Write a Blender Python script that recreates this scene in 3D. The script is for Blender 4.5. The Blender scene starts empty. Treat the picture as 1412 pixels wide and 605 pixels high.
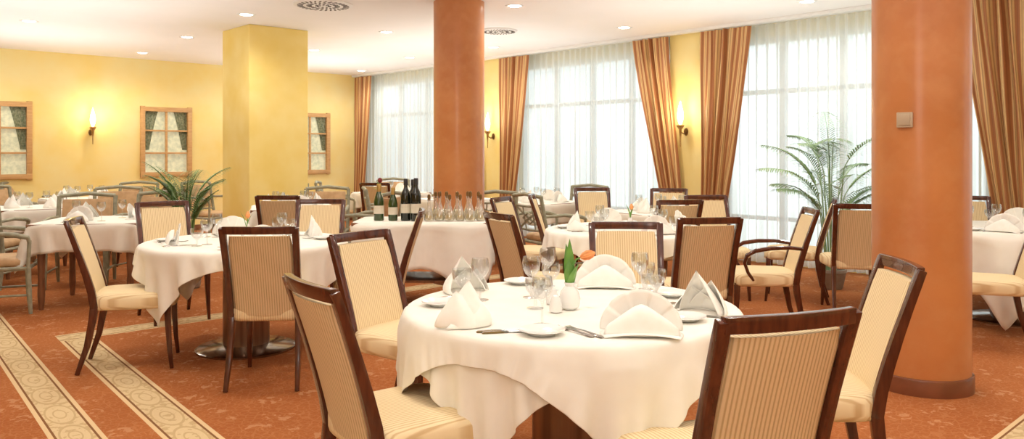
import bpy, bmesh, math, random
import numpy as np
from mathutils import Vector, Matrix
random.seed(7)
C = bpy.context.scene.collection
scene = bpy.context.scene
try:
    scene.view_settings.view_transform = 'Standard'
    scene.view_settings.look = 'None'
    scene.view_settings.exposure = 0.0
except Exception: pass
pi = math.pi
ROOM = math.atan2(.680, .733)     # the room is turned this much against the camera axis
CEIL = 2.95
def W(u, v):
    return (.733*u-.680*v, .680*u+.733*v)

# ------------------------------------------------------------------ materials
def nodes(name):
    m = bpy.data.materials.new(name); m.use_nodes = True
    nt = m.node_tree
    return m, nt, nt.nodes['Principled BSDF']
def mixcol(nt, fac, a, b):
    n = nt.nodes.new('ShaderNodeMix'); n.data_type = 'RGBA'
    for s, val in ((n.inputs[0], fac), (n.inputs[6], a), (n.inputs[7], b)):
        if isinstance(val, (int, float)): s.default_value = val
        elif isinstance(val, tuple): s.default_value = (*val, 1)
        else: nt.links.new(val, s)
    return n.outputs[2]
def math_(nt, op, a, b=0.0, c=None):
    n = nt.nodes.new('ShaderNodeMath'); n.operation = op
    vals = [a, b] + ([c] if c is not None else [])
    for i, val in enumerate(vals):
        if isinstance(val, (int, float)): n.inputs[i].default_value = val
        else: nt.links.new(val, n.inputs[i])
    return n.outputs[0]
def coords(nt):
    t = nt.nodes.new('ShaderNodeTexCoord'); return t.outputs['Object']
def sep(nt, v):
    s = nt.nodes.new('ShaderNodeSeparateXYZ'); nt.links.new(v, s.inputs[0]); return s.outputs
def noise(nt, vec, scale, detail=3):
    n = nt.nodes.new('ShaderNodeTexNoise'); n.inputs['Scale'].default_value = scale
    n.inputs['Detail'].default_value = detail; nt.links.new(vec, n.inputs['Vector']); return n.outputs['Fac']
def ramp(nt, fac, lo, hi):
    n = nt.nodes.new('ShaderNodeMapRange'); n.inputs[1].default_value = lo; n.inputs[2].default_value = hi
    nt.links.new(fac, n.inputs[0]); return n.outputs[0]
def bump(nt, bs, h, strength, dist=.01):
    b = nt.nodes.new('ShaderNodeBump'); b.inputs['Strength'].default_value = strength
    b.inputs['Distance'].default_value = dist
    nt.links.new(h, b.inputs['Height']); nt.links.new(b.outputs[0], bs.inputs['Normal'])
def M(name, c, rough=.5, metal=0, c2=None, scale=6, bmp=0, coat=0, emit=None, es=0, stretch=None, lo=.35, hi=.65):
    m, nt, bs = nodes(name)
    bs.inputs['Roughness'].default_value = rough; bs.inputs['Metallic'].default_value = metal
    bs.inputs['Coat Weight'].default_value = coat
    v = coords(nt)
    if stretch:
        mp = nt.nodes.new('ShaderNodeMapping'); mp.inputs['Scale'].default_value = stretch
        nt.links.new(v, mp.inputs[0]); v = mp.outputs[0]
    f = noise(nt, v, scale)
    if c2 is None: c2 = tuple(x*.88 for x in c)
    nt.links.new(mixcol(nt, ramp(nt, f, lo, hi), c, c2), bs.inputs['Base Color'])
    if bmp: bump(nt, bs, f, bmp)
    if emit:
        bs.inputs['Emission Color'].default_value = (*emit, 1); bs.inputs['Emission Strength'].default_value = es
    return m

def stripes(name, light, dark, period=.0135):
    m, nt, bs = nodes(name)
    v = coords(nt); s = sep(nt, v)
    f = math_(nt, 'FRACT', math_(nt, 'MULTIPLY', math_(nt, 'ADD', s[0], 5.0), 1/period))
    tri = math_(nt, 'ABSOLUTE', math_(nt, 'SUBTRACT', f, .5))
    st = ramp(nt, tri, .24, .42)
    n = noise(nt, v, 60)
    c = mixcol(nt, st, light, dark)
    c = mixcol(nt, math_(nt, 'MULTIPLY', n, .15), c, dark)
    nt.links.new(c, bs.inputs['Base Color']); bs.inputs['Roughness'].default_value = .8
    bump(nt, bs, math_(nt, 'SUBTRACT', 1.0, st), .4, .003)
    return m
fabric = stripes('striped_cream_fabric', (.92, .77, .49), (.70, .51, .27))
fabric_back = stripes('striped_tan_fabric', (.78, .60, .36), (.54, .38, .19))  # browner copy of the cream stripe, partly shade put into the colour
wood = M('dark_mahogany', (.105, .025, .010), .25, c2=(.055, .012, .006), scale=8, stretch=(6, 6, 1), coat=.5)
midwood = M('brown_wood', (.26, .11, .05), .35, c2=(.16, .06, .025), scale=6, stretch=(6, 6, 1), coat=.2)
sage = M('sage_painted_wood', (.36, .35, .25), .5, c2=(.26, .26, .18), scale=20)
leather = M('beige_upholstery', (.62, .41, .22), .6, c2=(.50, .31, .15), scale=14)
linen = M('white_linen', (.91, .88, .80), .85, c2=(.88, .845, .76), scale=9, bmp=.05)
napk = M('napkin_linen', (.95, .93, .87), .8, c2=(.93, .90, .83), scale=30, bmp=.04)
china = M('white_china', (.88, .87, .84), .12, c2=(.85, .84, .81), scale=4, coat=.5)
steel = M('polished_steel', (.46, .44, .42), .16, 1, c2=(.34, .33, .31), scale=10)
bronze = M('pedestal_bronze', (.36, .21, .13), .3, .5, c2=(.20, .10, .055), scale=3, stretch=(8, 8, .3))
darkmetal = M('dark_brass', (.16, .09, .04), .35, .8, c2=(.3, .18, .07), scale=12)
brass = M('aged_brass', (.62, .42, .18), .3, .9, c2=(.45, .28, .1), scale=12)
wallm = M('yellow_sponged_plaster', (.93, .81, .41), .85, c2=(.92, .72, .25), scale=1.8, bmp=.05, lo=.3, hi=.7)
pillm = M('golden_sponged_plaster', (.95, .77, .30), .8, c2=(.90, .68, .19), scale=2.4, bmp=.06, lo=.3, hi=.7)
ceilm = M('ceiling_paint', (.93, .915, .91), .9, c2=(.91, .90, .89), scale=2)
whitep = M('white_paint', (.88, .89, .88), .45, c2=(.84, .85, .84), scale=4)
pine = M('light_oak', (.68, .42, .18), .4, c2=(.58, .33, .13), scale=6, stretch=(1, 1, 6))
green = M('palm_green', (.23, .37, .13), .5, c2=(.13, .24, .07), scale=8)
greyg = M('palm_light_green', (.36, .52, .28), .5, c2=(.26, .41, .20), scale=8)
potm = M('grey_planter', (.35, .30, .24), .6, c2=(.27, .22, .17), scale=9, bmp=.1)
soil = M('soil', (.05, .03, .02), .95, scale=40, bmp=.3)
darkslot = M('dark_slot', (.10, .09, .08), .7)
tulip = M('tulip_petal', (.90, .30, .08), .5, c2=(.95, .50, .20), scale=25)
redp = M('rose_petal', (.30, .03, .03), .5, c2=(.2, .02, .02), scale=40)
stemg = M('stem_green', (.18, .38, .07), .45, c2=(.10, .26, .05), scale=12)
label_m = M('paper_label', (.75, .70, .58), .7, c2=(.7, .64, .5), scale=20)
goldf = M('foil_capsule', (.45, .28, .08), .35, .7, scale=20)
blackf = M('black_capsule', (.02, .018, .018), .35, scale=20)
emitw = M('lamp_glow', (1, 1, 1), .5, emit=(1, .95, .85), es=20)
shadem = M('frosted_lamp_glass', (1, .9, .7), .4, emit=(1, .80, .5), es=6)

def glassy(name, tint, gloss=.9, opacity=.0, col=(1, 1, 1)):
    m = bpy.data.materials.new(name); m.use_nodes = True; nt = m.node_tree
    out = nt.nodes['Material Output']; nt.nodes.remove(nt.nodes['Principled BSDF'])
    tr = nt.nodes.new('ShaderNodeBsdfTransparent'); tr.inputs[0].default_value = (*tint, 1)
    gl = nt.nodes.new('ShaderNodeBsdfGlossy'); gl.inputs['Roughness'].default_value = .03
    gl.inputs[0].default_value = (gloss, gloss, gloss, 1)
    lw = nt.nodes.new('ShaderNodeLayerWeight'); lw.inputs[0].default_value = .35
    n = noise(nt, coords(nt), 5)
    f = math_(nt, 'ADD', math_(nt, 'MULTIPLY', lw.outputs['Facing'], .75), math_(nt, 'MULTIPLY', n, .06 + opacity))
    mx = nt.nodes.new('ShaderNodeMixShader'); nt.links.new(f, mx.inputs[0])
    nt.links.new(tr.outputs[0], mx.inputs[1]); nt.links.new(gl.outputs[0], mx.inputs[2])
    nt.links.new(mx.outputs[0], out.inputs[0]); return m
glass = glassy('clear_glass', (.95, .96, .96))
cruetglass = glassy('cut_clear_glass', (.97, .98, .98), 1.0, .45)
pane = glassy('window_glass', (.96, .98, 1.0), .3)
greenglass = M('green_bottle_glass', (.02, .045, .01), .08, c2=(.04, .07, .015), scale=5, coat=.5)
darkglass = M('dark_bottle_glass', (.008, .01, .006), .07, scale=5, coat=.5)
oilglass = M('pale_vinegar', (.60, .50, .30), .1, c2=(.7, .62, .42), scale=30, coat=.5)

def sheer_mat():
    m = bpy.data.materials.new('sheer_voile'); m.use_nodes = True; nt = m.node_tree
    out = nt.nodes['Material Output']; nt.nodes.remove(nt.nodes['Principled BSDF'])
    tr = nt.nodes.new('ShaderNodeBsdfTransparent'); tr.inputs[0].default_value = (1, 1, 1, 1)
    tl = nt.nodes.new('ShaderNodeBsdfTranslucent'); tl.inputs[0].default_value = (.86, .88, .87, 1)
    df = nt.nodes.new('ShaderNodeBsdfDiffuse'); df.inputs[0].default_value = (.88, .88, .85, 1)
    a = nt.nodes.new('ShaderNodeMixShader'); a.inputs[0].default_value = .42
    nt.links.new(tl.outputs[0], a.inputs[1]); nt.links.new(df.outputs[0], a.inputs[2])
    v = coords(nt); s = sep(nt, v)
    lw = nt.nodes.new('ShaderNodeLayerWeight'); lw.inputs[0].default_value = .5
    top = ramp(nt, s[2], 2.62, 2.68)
    w = noise(nt, v, 30)
    f = math_(nt, 'ADD', math_(nt, 'ADD', math_(nt, 'MULTIPLY', lw.outputs['Facing'], .80), .56),
              math_(nt, 'ADD', math_(nt, 'MULTIPLY', top, .15), math_(nt, 'MULTIPLY', w, .05)))
    f = math_(nt, 'MINIMUM', f, .98)
    mx = nt.nodes.new('ShaderNodeMixShader'); nt.links.new(f, mx.inputs[0])
    nt.links.new(tr.outputs[0], mx.inputs[1]); nt.links.new(a.outputs[0], mx.inputs[2])
    nt.links.new(mx.outputs[0], out.inputs[0]); return m
sheer = sheer_mat()

def drape_mat():
    m, nt, bs = nodes('copper_satin_stripe')
    uv = nt.nodes.new('ShaderNodeUVMap'); s = sep(nt, uv.outputs[0])
    f = math_(nt, 'FRACT', math_(nt, 'MULTIPLY', s[0], 11))
    st = ramp(nt, math_(nt, 'ABSOLUTE', math_(nt, 'SUBTRACT', f, .5)), .22, .32)
    f2 = math_(nt, 'FRACT', math_(nt, 'MULTIPLY', s[0], 22))
    st2 = ramp(nt, math_(nt, 'ABSOLUTE', math_(nt, 'SUBTRACT', f2, .5)), .34, .44)
    n = noise(nt, coords(nt), 12)
    c = mixcol(nt, st, (.45, .185, .07), (.80, .56, .26))
    c = mixcol(nt, math_(nt, 'MULTIPLY', st2, .55), c, (.26, .10, .035))
    c = mixcol(nt, math_(nt, 'MULTIPLY', n, .2), c, (.32, .13, .05))
    nt.links.new(c, bs.inputs['Base Color']); bs.inputs['Roughness'].default_value = .38
    return m
drape = drape_mat()

def column_mat():
    m, nt, bs = nodes('terracotta_stucco_lustro')
    v = coords(nt)
    a = noise(nt, v, 2.2, 5); b = noise(nt, v, 9, 6)
    c = mixcol(nt, ramp(nt, a, .25, .75), (.63, .25, .080), (.49, .165, .045))
    c = mixcol(nt, math_(nt, 'MULTIPLY', ramp(nt, b, .45, .8), .3), c, (.72, .37, .15))
    nt.links.new(c, bs.inputs['Base Color'])
    nt.links.new(ramp(nt, b, -1.0, 2.4), bs.inputs['Roughness'])
    bs.inputs['Coat Weight'].default_value = .4; bs.inputs['Coat Roughness'].default_value = .2
    return m
colm = column_mat()

def carpet_mat():
    m, nt, bs = nodes('terracotta_carpet')
    v = coords(nt); s = sep(nt, v); U, V = s[0], s[1]
    P = math_(nt, 'SUBTRACT', U, math_(nt, 'MULTIPLY', math_(nt, 'SUBTRACT', V, 4.0), .06))
    n1 = noise(nt, v, 1.2, 4); n2 = noise(nt, v, 90, 2); n3 = noise(nt, v, 22, 3)
    base = mixcol(nt, ramp(nt, n1, .3, .7), (.46, .162, .052), (.37, .115, .034))
    base = mixcol(nt, math_(nt, 'MULTIPLY', ramp(nt, n2, .4, .7), .35), base, (.24, .065, .020))
    vo = nt.nodes.new('ShaderNodeTexVoronoi'); vo.inputs['Scale'].default_value = 5.5
    nt.links.new(v, vo.inputs['Vector'])
    near = math_(nt, 'LESS_THAN', vo.outputs['Distance'], .36)
    vw = nt.nodes.new('ShaderNodeTexVoronoi'); vw.inputs['Scale'].default_value = 26; vw.feature = 'DISTANCE_TO_EDGE'
    nt.links.new(v, vw.inputs['Vector'])
    leaf = math_(nt, 'MULTIPLY', near, math_(nt, 'GREATER_THAN', n3, .54))
    base = mixcol(nt, math_(nt, 'MULTIPLY', leaf, .42), base, (.66, .38, .20))
    base = mixcol(nt, math_(nt, 'MULTIPLY', math_(nt, 'LESS_THAN', vw.outputs['Distance'], .06), .24), base, (.60, .29, .13))
    def rng(x, a, b):
        return math_(nt, 'MULTIPLY', math_(nt, 'GREATER_THAN', x, a), math_(nt, 'LESS_THAN', x, b))
    def band(col, x, along, a, b, gate=None):
        w = b-a
        inside = rng(x, a, b)
        t = math_(nt, 'MULTIPLY', math_(nt, 'SUBTRACT', x, a), 1/w)
        edge = math_(nt, 'GREATER_THAN', math_(nt, 'ABSOLUTE', math_(nt, 'SUBTRACT', t, .5)), .40)
        line = rng(math_(nt, 'ABSOLUTE', math_(nt, 'SUBTRACT', t, .5)), .35, .40)
        f = math_(nt, 'SUBTRACT', math_(nt, 'FRACT', math_(nt, 'MULTIPLY', along, 1/.40)), .5)
        ex = math_(nt, 'MULTIPLY', math_(nt, 'SUBTRACT', t, .5), 3.2)
        ey = math_(nt, 'MULTIPLY', f, 2.15)
        r = math_(nt, 'SQRT', math_(nt, 'ADD', math_(nt, 'MULTIPLY', ex, ex), math_(nt, 'MULTIPLY', ey, ey)))
        ring = math_(nt, 'MAXIMUM', rng(r, .86, 1.0), math_(nt, 'MAXIMUM', rng(r, .36, .46), math_(nt, 'MULTIPLY', math_(nt, 'LESS_THAN', r, .75), math_(nt, 'GREATER_THAN', n3, .60))))
        dots = math_(nt, 'MULTIPLY', math_(nt, 'GREATER_THAN', r, 1.0), math_(nt, 'GREATER_THAN', n3, .53))
        c = mixcol(nt, math_(nt, 'MULTIPLY', n2, .5), (.74, .58, .34), (.58, .42, .22))
        c = mixcol(nt, math_(nt, 'MULTIPLY', math_(nt, 'MAXIMUM', ring, dots), .42), c, (.40, .23, .09))
        c = mixcol(nt, line, c, (.24, .11, .045))
        c = mixcol(nt, edge, c, (.74, .55, .31))
        if gate is not None: inside = math_(nt, 'MULTIPLY', inside, gate)
        return mixcol(nt, inside, col, c)
    G = lambda x, a: math_(nt, 'GREATER_THAN', x, a)
    L = lambda x, a: math_(nt, 'LESS_THAN', x, a)
    g1 = math_(nt, 'MULTIPLY', G(V, 1.0), L(V, 6.6))
    base = band(base, P, V, .92, 1.14, L(V, 9.0))
    base = band(base, P, V, .62, .70, L(V, 9.0))
    base = band(base, P, V, 1.34, 1.57, g1)
    g2 = G(P, 1.34)
    base = band(base, V, U, 6.37, 6.6, g2)
    base = band(base, V, U, .98, 1.2, g2)
    base = band(base, V, U, .62, .80, g2)
    nt.links.new(base, bs.inputs['Base Color']); bs.inputs['Roughness'].default_value = 1.0
    bs.inputs['Specular IOR Level'].default_value = .1
    bump(nt, bs, n2, .35, .01)
    return m
carpet = carpet_mat()

# ------------------------------------------------------------------ mesh tools
class MB:
    def __init__(s): s.v = []; s.f = []; s.m = []; s.uv = None
    def grid(s, rows, closed=False, mat=0, cap0=False, cap1=False):
        b = len(s.v); n = len(rows[0])
        for r in rows: s.v += [tuple(p) for p in r]
        for i in range(len(rows)-1):
            for j in range(n if closed else n-1):
                k = (j+1) % n
                s.f.append((b+i*n+j, b+i*n+k, b+(i+1)*n+k, b+(i+1)*n+j)); s.m.append(mat)
        if cap0: s.f.append(tuple(b+j for j in reversed(range(n)))); s.m.append(mat)
        if cap1: s.f.append(tuple(b+(len(rows)-1)*n+j for j in range(n))); s.m.append(mat)
    def box(s, c, d, mat=0, rz=0, rot=None):
        R = rot or Matrix.Rotation(rz, 3, 'Z'); b = len(s.v)
        for sx, sy, sz in [(-1,-1,-1),(1,-1,-1),(1,1,-1),(-1,1,-1),(-1,-1,1),(1,-1,1),(1,1,1),(-1,1,1)]:
            s.v.append(tuple(Vector(c)+R @ Vector((sx*d[0]/2, sy*d[1]/2, sz*d[2]/2))))
        for f in [(3,2,1,0),(4,5,6,7),(0,1,5,4),(1,2,6,5),(2,3,7,6),(3,0,4,7)]:
            s.f.append(tuple(b+i for i in f)); s.m.append(mat)
    def lathe(s, prof, seg=24, c=(0, 0, 0), mat=0, capb=True, capt=True):
        rows = [[(c[0]+r*math.cos(2*pi*j/seg), c[1]+r*math.sin(2*pi*j/seg), c[2]+z) for j in range(seg)] for r, z in prof]
        s.grid(rows, True, mat, capb, capt)
    def tube(s, pts, rad, seg=8, mat=0, caps=True):
        pts = [Vector(p) for p in pts]
        if isinstance(rad, (int, float)): rad = [rad]*len(pts)
        rows = []; ref = None
        for i, p in enumerate(pts):
            t = (pts[min(i+1, len(pts)-1)]-pts[max(i-1, 0)]).normalized()
            if ref is None:
                ref = Vector((0, 0, 1)) if abs(t.z) < .9 else Vector((1, 0, 0))
            a = (ref - t*ref.dot(t)).normalized(); ref = a; bb = t.cross(a)
            rows.append([p+(a*math.cos(2*pi*j/seg)+bb*math.sin(2*pi*j/seg))*rad[i] for j in range(seg)])
        s.grid(rows, True, mat, caps, caps)
    def sweep(s, pts, sizes, side=(1, 0, 0), mat=0):
        pts = [Vector(p) for p in pts]; side = Vector(side).normalized(); rows = []
        for i, p in enumerate(pts):
            t = (pts[min(i+1, len(pts)-1)]-pts[max(i-1, 0)]).normalized()
            nn = t.cross(side).normalized(); w, h = sizes[i] if isinstance(sizes, list) else sizes
            rows.append([p+side*a*w/2+nn*b*h/2 for a, b in ((-1,-1),(1,-1),(1,1),(-1,1))])
        s.grid(rows, True, mat, True, True)
    def obj(s, name, mats, bevel=0, smooth=True, parent=None, angle=35):
        me = bpy.data.meshes.new(name); me.from_pydata(s.v, [], s.f); me.update()
        mats = mats if isinstance(mats, list) else [mats]
        for m in mats: me.materials.append(m)
        for p, mi in zip(me.polygons, s.m): p.material_index = mi
        if s.uv:
            l = me.uv_layers.new(name='UVMap')
            for lp in me.loops: l.data[lp.index].uv = s.uv[lp.vertex_index]
        bm = bmesh.new(); bm.from_mesh(me)
        if not s.uv: bmesh.ops.recalc_face_normals(bm, faces=bm.faces)
        if bevel:
            es = [e for e in bm.edges if len(e.link_faces) == 2 and e.calc_face_angle(0) > math.radians(40)]
            bmesh.ops.bevel(bm, geom=es, offset=bevel, segments=2, profile=.6, affect='EDGES', clamp_overlap=True)
        if smooth:
            for f in bm.faces: f.smooth = True
            for e in bm.edges:
                if len(e.link_faces) == 2 and e.calc_face_angle(0) > math.radians(angle): e.smooth = False
        bm.to_mesh(me); bm.free()
        o = bpy.data.objects.new(name, me); C.objects.link(o)
        if parent: o.parent = parent
        return o
def empty(name):
    e = bpy.data.objects.new(name, None); e.empty_display_size = .1; C.objects.link(e); return e
def info(o, label, cat, group=None):
    o['label'] = label; o['category'] = cat
    if group: o['group'] = group
    return o
def struct(o): o['kind'] = 'structure'; return o
def copy_tree(o, parent=None):
    n = o.copy(); C.objects.link(n); n.parent = parent
    for c in list(o.children):
        copy_tree(c, n)
    return n
class Kind:
    def __init__(s, root): s.root = root; s.used = False; s.label = root['label']
    def put(s, x, y, z=0, rz=0, label=None, scale=1, group=None):
        if not s.used: o = s.root; s.used = True
        else: o = copy_tree(s.root)
        o.location = (x, y, z); o.rotation_euler = (0, 0, rz); o.scale = (scale,)*3
        o['label'] = label or s.label
        if group: o['group'] = group
        return o
def facing(fx, fy): return math.atan2(fy, fx)-pi/2

# ------------------------------------------------------------------ room
U0, U1, V0, V1 = -4.0, 8.95, -4.0, 14.04
def room(o): o.rotation_euler = (0, 0, ROOM); return struct(o)
b = MB(); b.box(((U0+U1)/2, (V0+V1)/2, -.05), (U1-U0+.4, V1-V0+.4, .1)); room(b.obj('floor', carpet, smooth=False))
b = MB(); b.box(((U0+U1)/2, (V0+V1)/2, CEIL+.05), (U1-U0+.4, V1-V0+.4, .1)); room(b.obj('ceiling', ceilm, smooth=False))
WB = [(2.03, 2.85), (4.48, 5.30), (7.21, 8.03)]; zb0, zb1 = .98, 2.13
b = MB(); prev = U0-.2
for a, c in WB+[(U1+.2, None)]:
    b.box(((prev+a)/2, V1+.1, CEIL/2), (a-prev, .2, CEIL))
    if c:
        b.box(((a+c)/2, V1+.1, zb0/2), (c-a, .2, zb0)); b.box(((a+c)/2, V1+.1, (zb1+CEIL)/2), (c-a, .2, CEIL-zb1)); prev = c
room(b.obj('wall_back', wallm, smooth=False))
b = MB(); b.box((U0-.1, (V0+V1)/2, CEIL/2), (.2, V1-V0, CEIL)); room(b.obj('wall_left', wallm, smooth=False))
b = MB(); b.box(((U0+U1)/2, V0-.1, CEIL/2), (U1-U0+.4, .2, CEIL)); room(b.obj('wall_front', wallm, smooth=False))
WR = [(-3.4, -.9), (-.9+.6, 1.75), (2.55, 5.62), (6.40, 9.45), (10.35, 13.8)]  # first pair lies out of view, added to bring in side light
z0, z1 = .06, 2.80
b = MB(); prev = V0
for a, c in WR+[(V1, None)]:
    b.box((U1+.1, (prev+a)/2, CEIL/2), (.2, a-prev, CEIL))
    if c:
        b.box((U1+.1, (a+c)/2, z0/2), (.2, c-a, z0)); b.box((U1+.1, (a+c)/2, (z1+CEIL)/2), (.2, c-a, CEIL-z1)); prev = c
room(b.obj('wall_right', wallm, smooth=False))
for i, (a, c) in enumerate([(1.75, 2.35), (5.74, 6.28), (9.62, 10.22)]):
    b = MB(); b.box((U1-.13, (a+c)/2, CEIL/2), (.26, c-a, CEIL))
    room(b.obj('trim_%d' % (i+1), wallm, bevel=.01, smooth=False))
b = MB(); b.box(((U0+U1)/2, V1-.01, .05), (U1-U0, .02, .1)); room(b.obj('baseboard_back', midwood, bevel=.003))
b = MB(); b.box((U1-.34, (2.2+V1)/2, CEIL-.02), (.10, V1-2.2, .04)); room(b.obj('trim_4', whitep, bevel=.004))
wn = 4
for a, c in WR:
    root = empty('window_%d' % wn); wn += 1; root.rotation_euler = (0, 0, ROOM); struct(root)
    b = MB(); x = U1+.08; n = 4 if c-a > 3 else 3; t = .06
    for k in range(n+1):
        v = a+t/2+(c-a-t)*k/n
        b.box((x, v, (z0+z1)/2), (.07, t if k in (0, n) else .075, z1-z0))
    for z, h in ((z0+.04, .08), (z1-.04, .08), (2.12, .06), (.55, .05)):
        b.box((x, (a+c)/2, z), (.07, c-a, h))
    b.obj('frame', whitep, bevel=.004, parent=root)
    b = MB(); b.box((x, (a+c)/2, (z0+z1)/2), (.008, c-a-.02, z1-z0-.02)); b.obj('glass_pane', pane, smooth=False, parent=root)
    ld = bpy.data.lights.new('daylight_portal', 'AREA'); ld.shape = 'RECTANGLE'; ld.size = c-a; ld.size_y = z1-z0
    lo = bpy.data.objects.new('daylight_portal', ld); C.objects.link(lo); ld.cycles.is_portal = True
    px, py = W(U1+.22, (a+c)/2); lo.location = (px, py, (z0+z1)/2)
    lo.rotation_euler = (pi/2, 0, ROOM+pi/2)
bottle = M('glowing_rippled_glass', (.66, .66, .46), .15, c2=(.42, .45, .30), scale=16, bmp=.5, emit=(.88, .86, .60), es=.32)  # weak emission stands in for light coming through the panes
cafe = M('green_patterned_curtain', (.16, .20, .11), .8, c2=(.38, .40, .28), scale=30)
for i, (a, c) in enumerate(WB):
    root = empty('window_%d' % (i+1)); root.rotation_euler = (0, 0, ROOM); struct(root)
    b = MB(); y = V1-.01; t = .075
    for uu in (a+t/2-.02, c-t/2+.02): b.box((uu, y, (zb0+zb1)/2), (t, .07, zb1-zb0+.06))
    for zz in (zb0+.02, zb1-.02): b.box(((a+c)/2, y, zz), (c-a+.04, .074, t))
    b.box(((a+c)/2, y+.005, (zb0+zb1)/2), (.035, .04, zb1-zb0))
    for k in (1, 2): b.box(((a+c)/2, y+.005, zb0+(zb1-zb0)*k/3), (c-a, .036, .03))
    b.obj('frame', pine, bevel=.005, parent=root)
    b = MB(); b.box(((a+c)/2, V1+.04, (zb0+zb1)/2), (c-a, .012, zb1-zb0)); b.obj('glass_pane', bottle, smooth=False, parent=root)
    for sgn in (0, 1):
        b = MB(); rows = []
        for kz in range(8):
            z = zb1-(zb1-zb0)*.62*kz/7; wd = .30-.17*(kz/7)**.8
            row = []
            for k in range(25):
                q = k/24*wd; uu = a+q if sgn == 0 else c-q
                row.append((uu, V1+.02+.009*math.sin(k*1.7), z))
            rows.append(row)
        b.grid(rows); b.obj('curtain', cafe, parent=root)
    b = MB(); b.box(((a+c)/2, V1+.15, (zb0+zb1)/2), (c-a, .02, zb1-zb0)); b.obj('backing_panel', whitep, smooth=False, parent=root)

# ------------------------------------------------------------------ curtains
def curtain(va, vb, sweep_to, label):
    b = MB(); n = 90; rows = []; uv = []
    for i in range(26):
        t = i/25; z = CEIL-.05-(CEIL-.07)*t
        k = .92*min(1, (t/.85))**1.15
        tgt0, tgt1 = sweep_to
        a = va+(tgt0-va)*k; c = vb+(tgt1-vb)*k
        row = []
        for j in range(n):
            s = j/(n-1)
            amp = .045*(.55+.45*math.sin(3+s*9)*math.cos(t*2))
            row.append((U1-.345+amp*math.sin(s*2*pi*7+.6*math.sin(t*3+s*4)), a+(c-a)*s+.01*math.sin(t*7+s*20), z)); uv.append((s, t))
        rows.append(row)
    b.grid(rows); b.uv = uv
    o = b.obj('curtain', drape, angle=80); o.rotation_euler = (0, 0, ROOM)
    info(o, label, 'curtain', 'striped satin drapes along the window front')
L1 = 'copper and gold striped satin drape drawn back to the window pier'
curtain(13.38, 13.98, (13.72, 14.0), 'copper striped satin drape hanging in the room corner')
curtain(8.88, 9.58, (9.30, 9.56), L1)
curtain(6.24, 6.83, (5.98, 6.24), L1)
curtain(5.02, 5.74, (5.46, 5.74), L1)
curtain(2.00, 2.74, (2.0, 2.36), L1)
curtain(10.16, 10.5, (10.0, 10.35), L1)
for a, c in [(2.3, 5.72), (6.3, 9.6), (10.24, 13.98), (-3.5, -.8), (-.4, 1.8)]:  # last pair hangs at the added windows out of view
    b = MB(); rows = []; L = c-a; n = int(L*85)
    ph = random.random()*6
    fold = [.036*math.sin(2*pi*j/n*L/.12+ph+1.6*math.sin(j*.045))+.016*math.sin(j*.21) for j in range(n+1)]
    for z, k in ((CEIL-.03, .35), (2.6, .7), (1.5, 1.0), (.03, 1.15)):
        rows.append([(U1-.17+fold[j]*k, a+L*j/n, z) for j in range(n+1)])
    b.grid(rows); o = b.obj('sheer_curtain', sheer, angle=90); o.rotation_euler = (0, 0, ROOM)
    info(o, 'white translucent voile curtain in fine folds before the window', 'curtain', 'white voile curtains along the window front')

# ------------------------------------------------------------------ columns and pillar
ringm = M('skirting_dark_brown', (.22, .07, .03), .35, c2=(.16, .05, .02), coat=.3)
def column(x, y, r, label):
    root = empty('column'); root.location = (x, y, 0); info(root, label, 'column', 'terracotta round columns')
    b = MB(); b.lathe([(r, 0), (r, .6), (r, 1.4), (r, 2.2), (r, CEIL)], 64); b.obj('shaft', colm, parent=root)
    b = MB(); b.lathe([(r+.002, 0), (r+.014, .0), (r+.014, .085), (r+.010, .094), (r+.002, .096)], 64, capb=False, capt=False)
    b.obj('base_ring', ringm, parent=root)
    return root
c1 = column(2.39, 4.62, .262, 'thick round terracotta stucco column with a light switch')
column(-.56, 8.35, .268, 'round terracotta stucco column behind the bottle table')
b = MB(); b.box((0, 0, 0), (.085, .014, .085)); b.box((0, -.009, 0), (.06, .006, .06))
o = b.obj('light_switch', M('beige_plastic', (.55, .43, .30), .4), bevel=.003)
dx, dy = -.70, -.714
o.location = (2.39+dx*.268, 4.62+dy*.268, 1.54); o.rotation_euler = (0, 0, math.atan2(dy, dx)+pi/2)
info(o, 'small square beige light switch mounted on the terracotta column', 'light switch')
b = MB(); b.box((4.64, 9.73, CEIL/2), (.8, .8, CEIL)); o = b.obj('pillar', pillm, bevel=.012, smooth=False); o.rotation_euler = (0, 0, ROOM)
info(o, 'square golden yellow plastered pillar reaching the ceiling', 'pillar')

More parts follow.
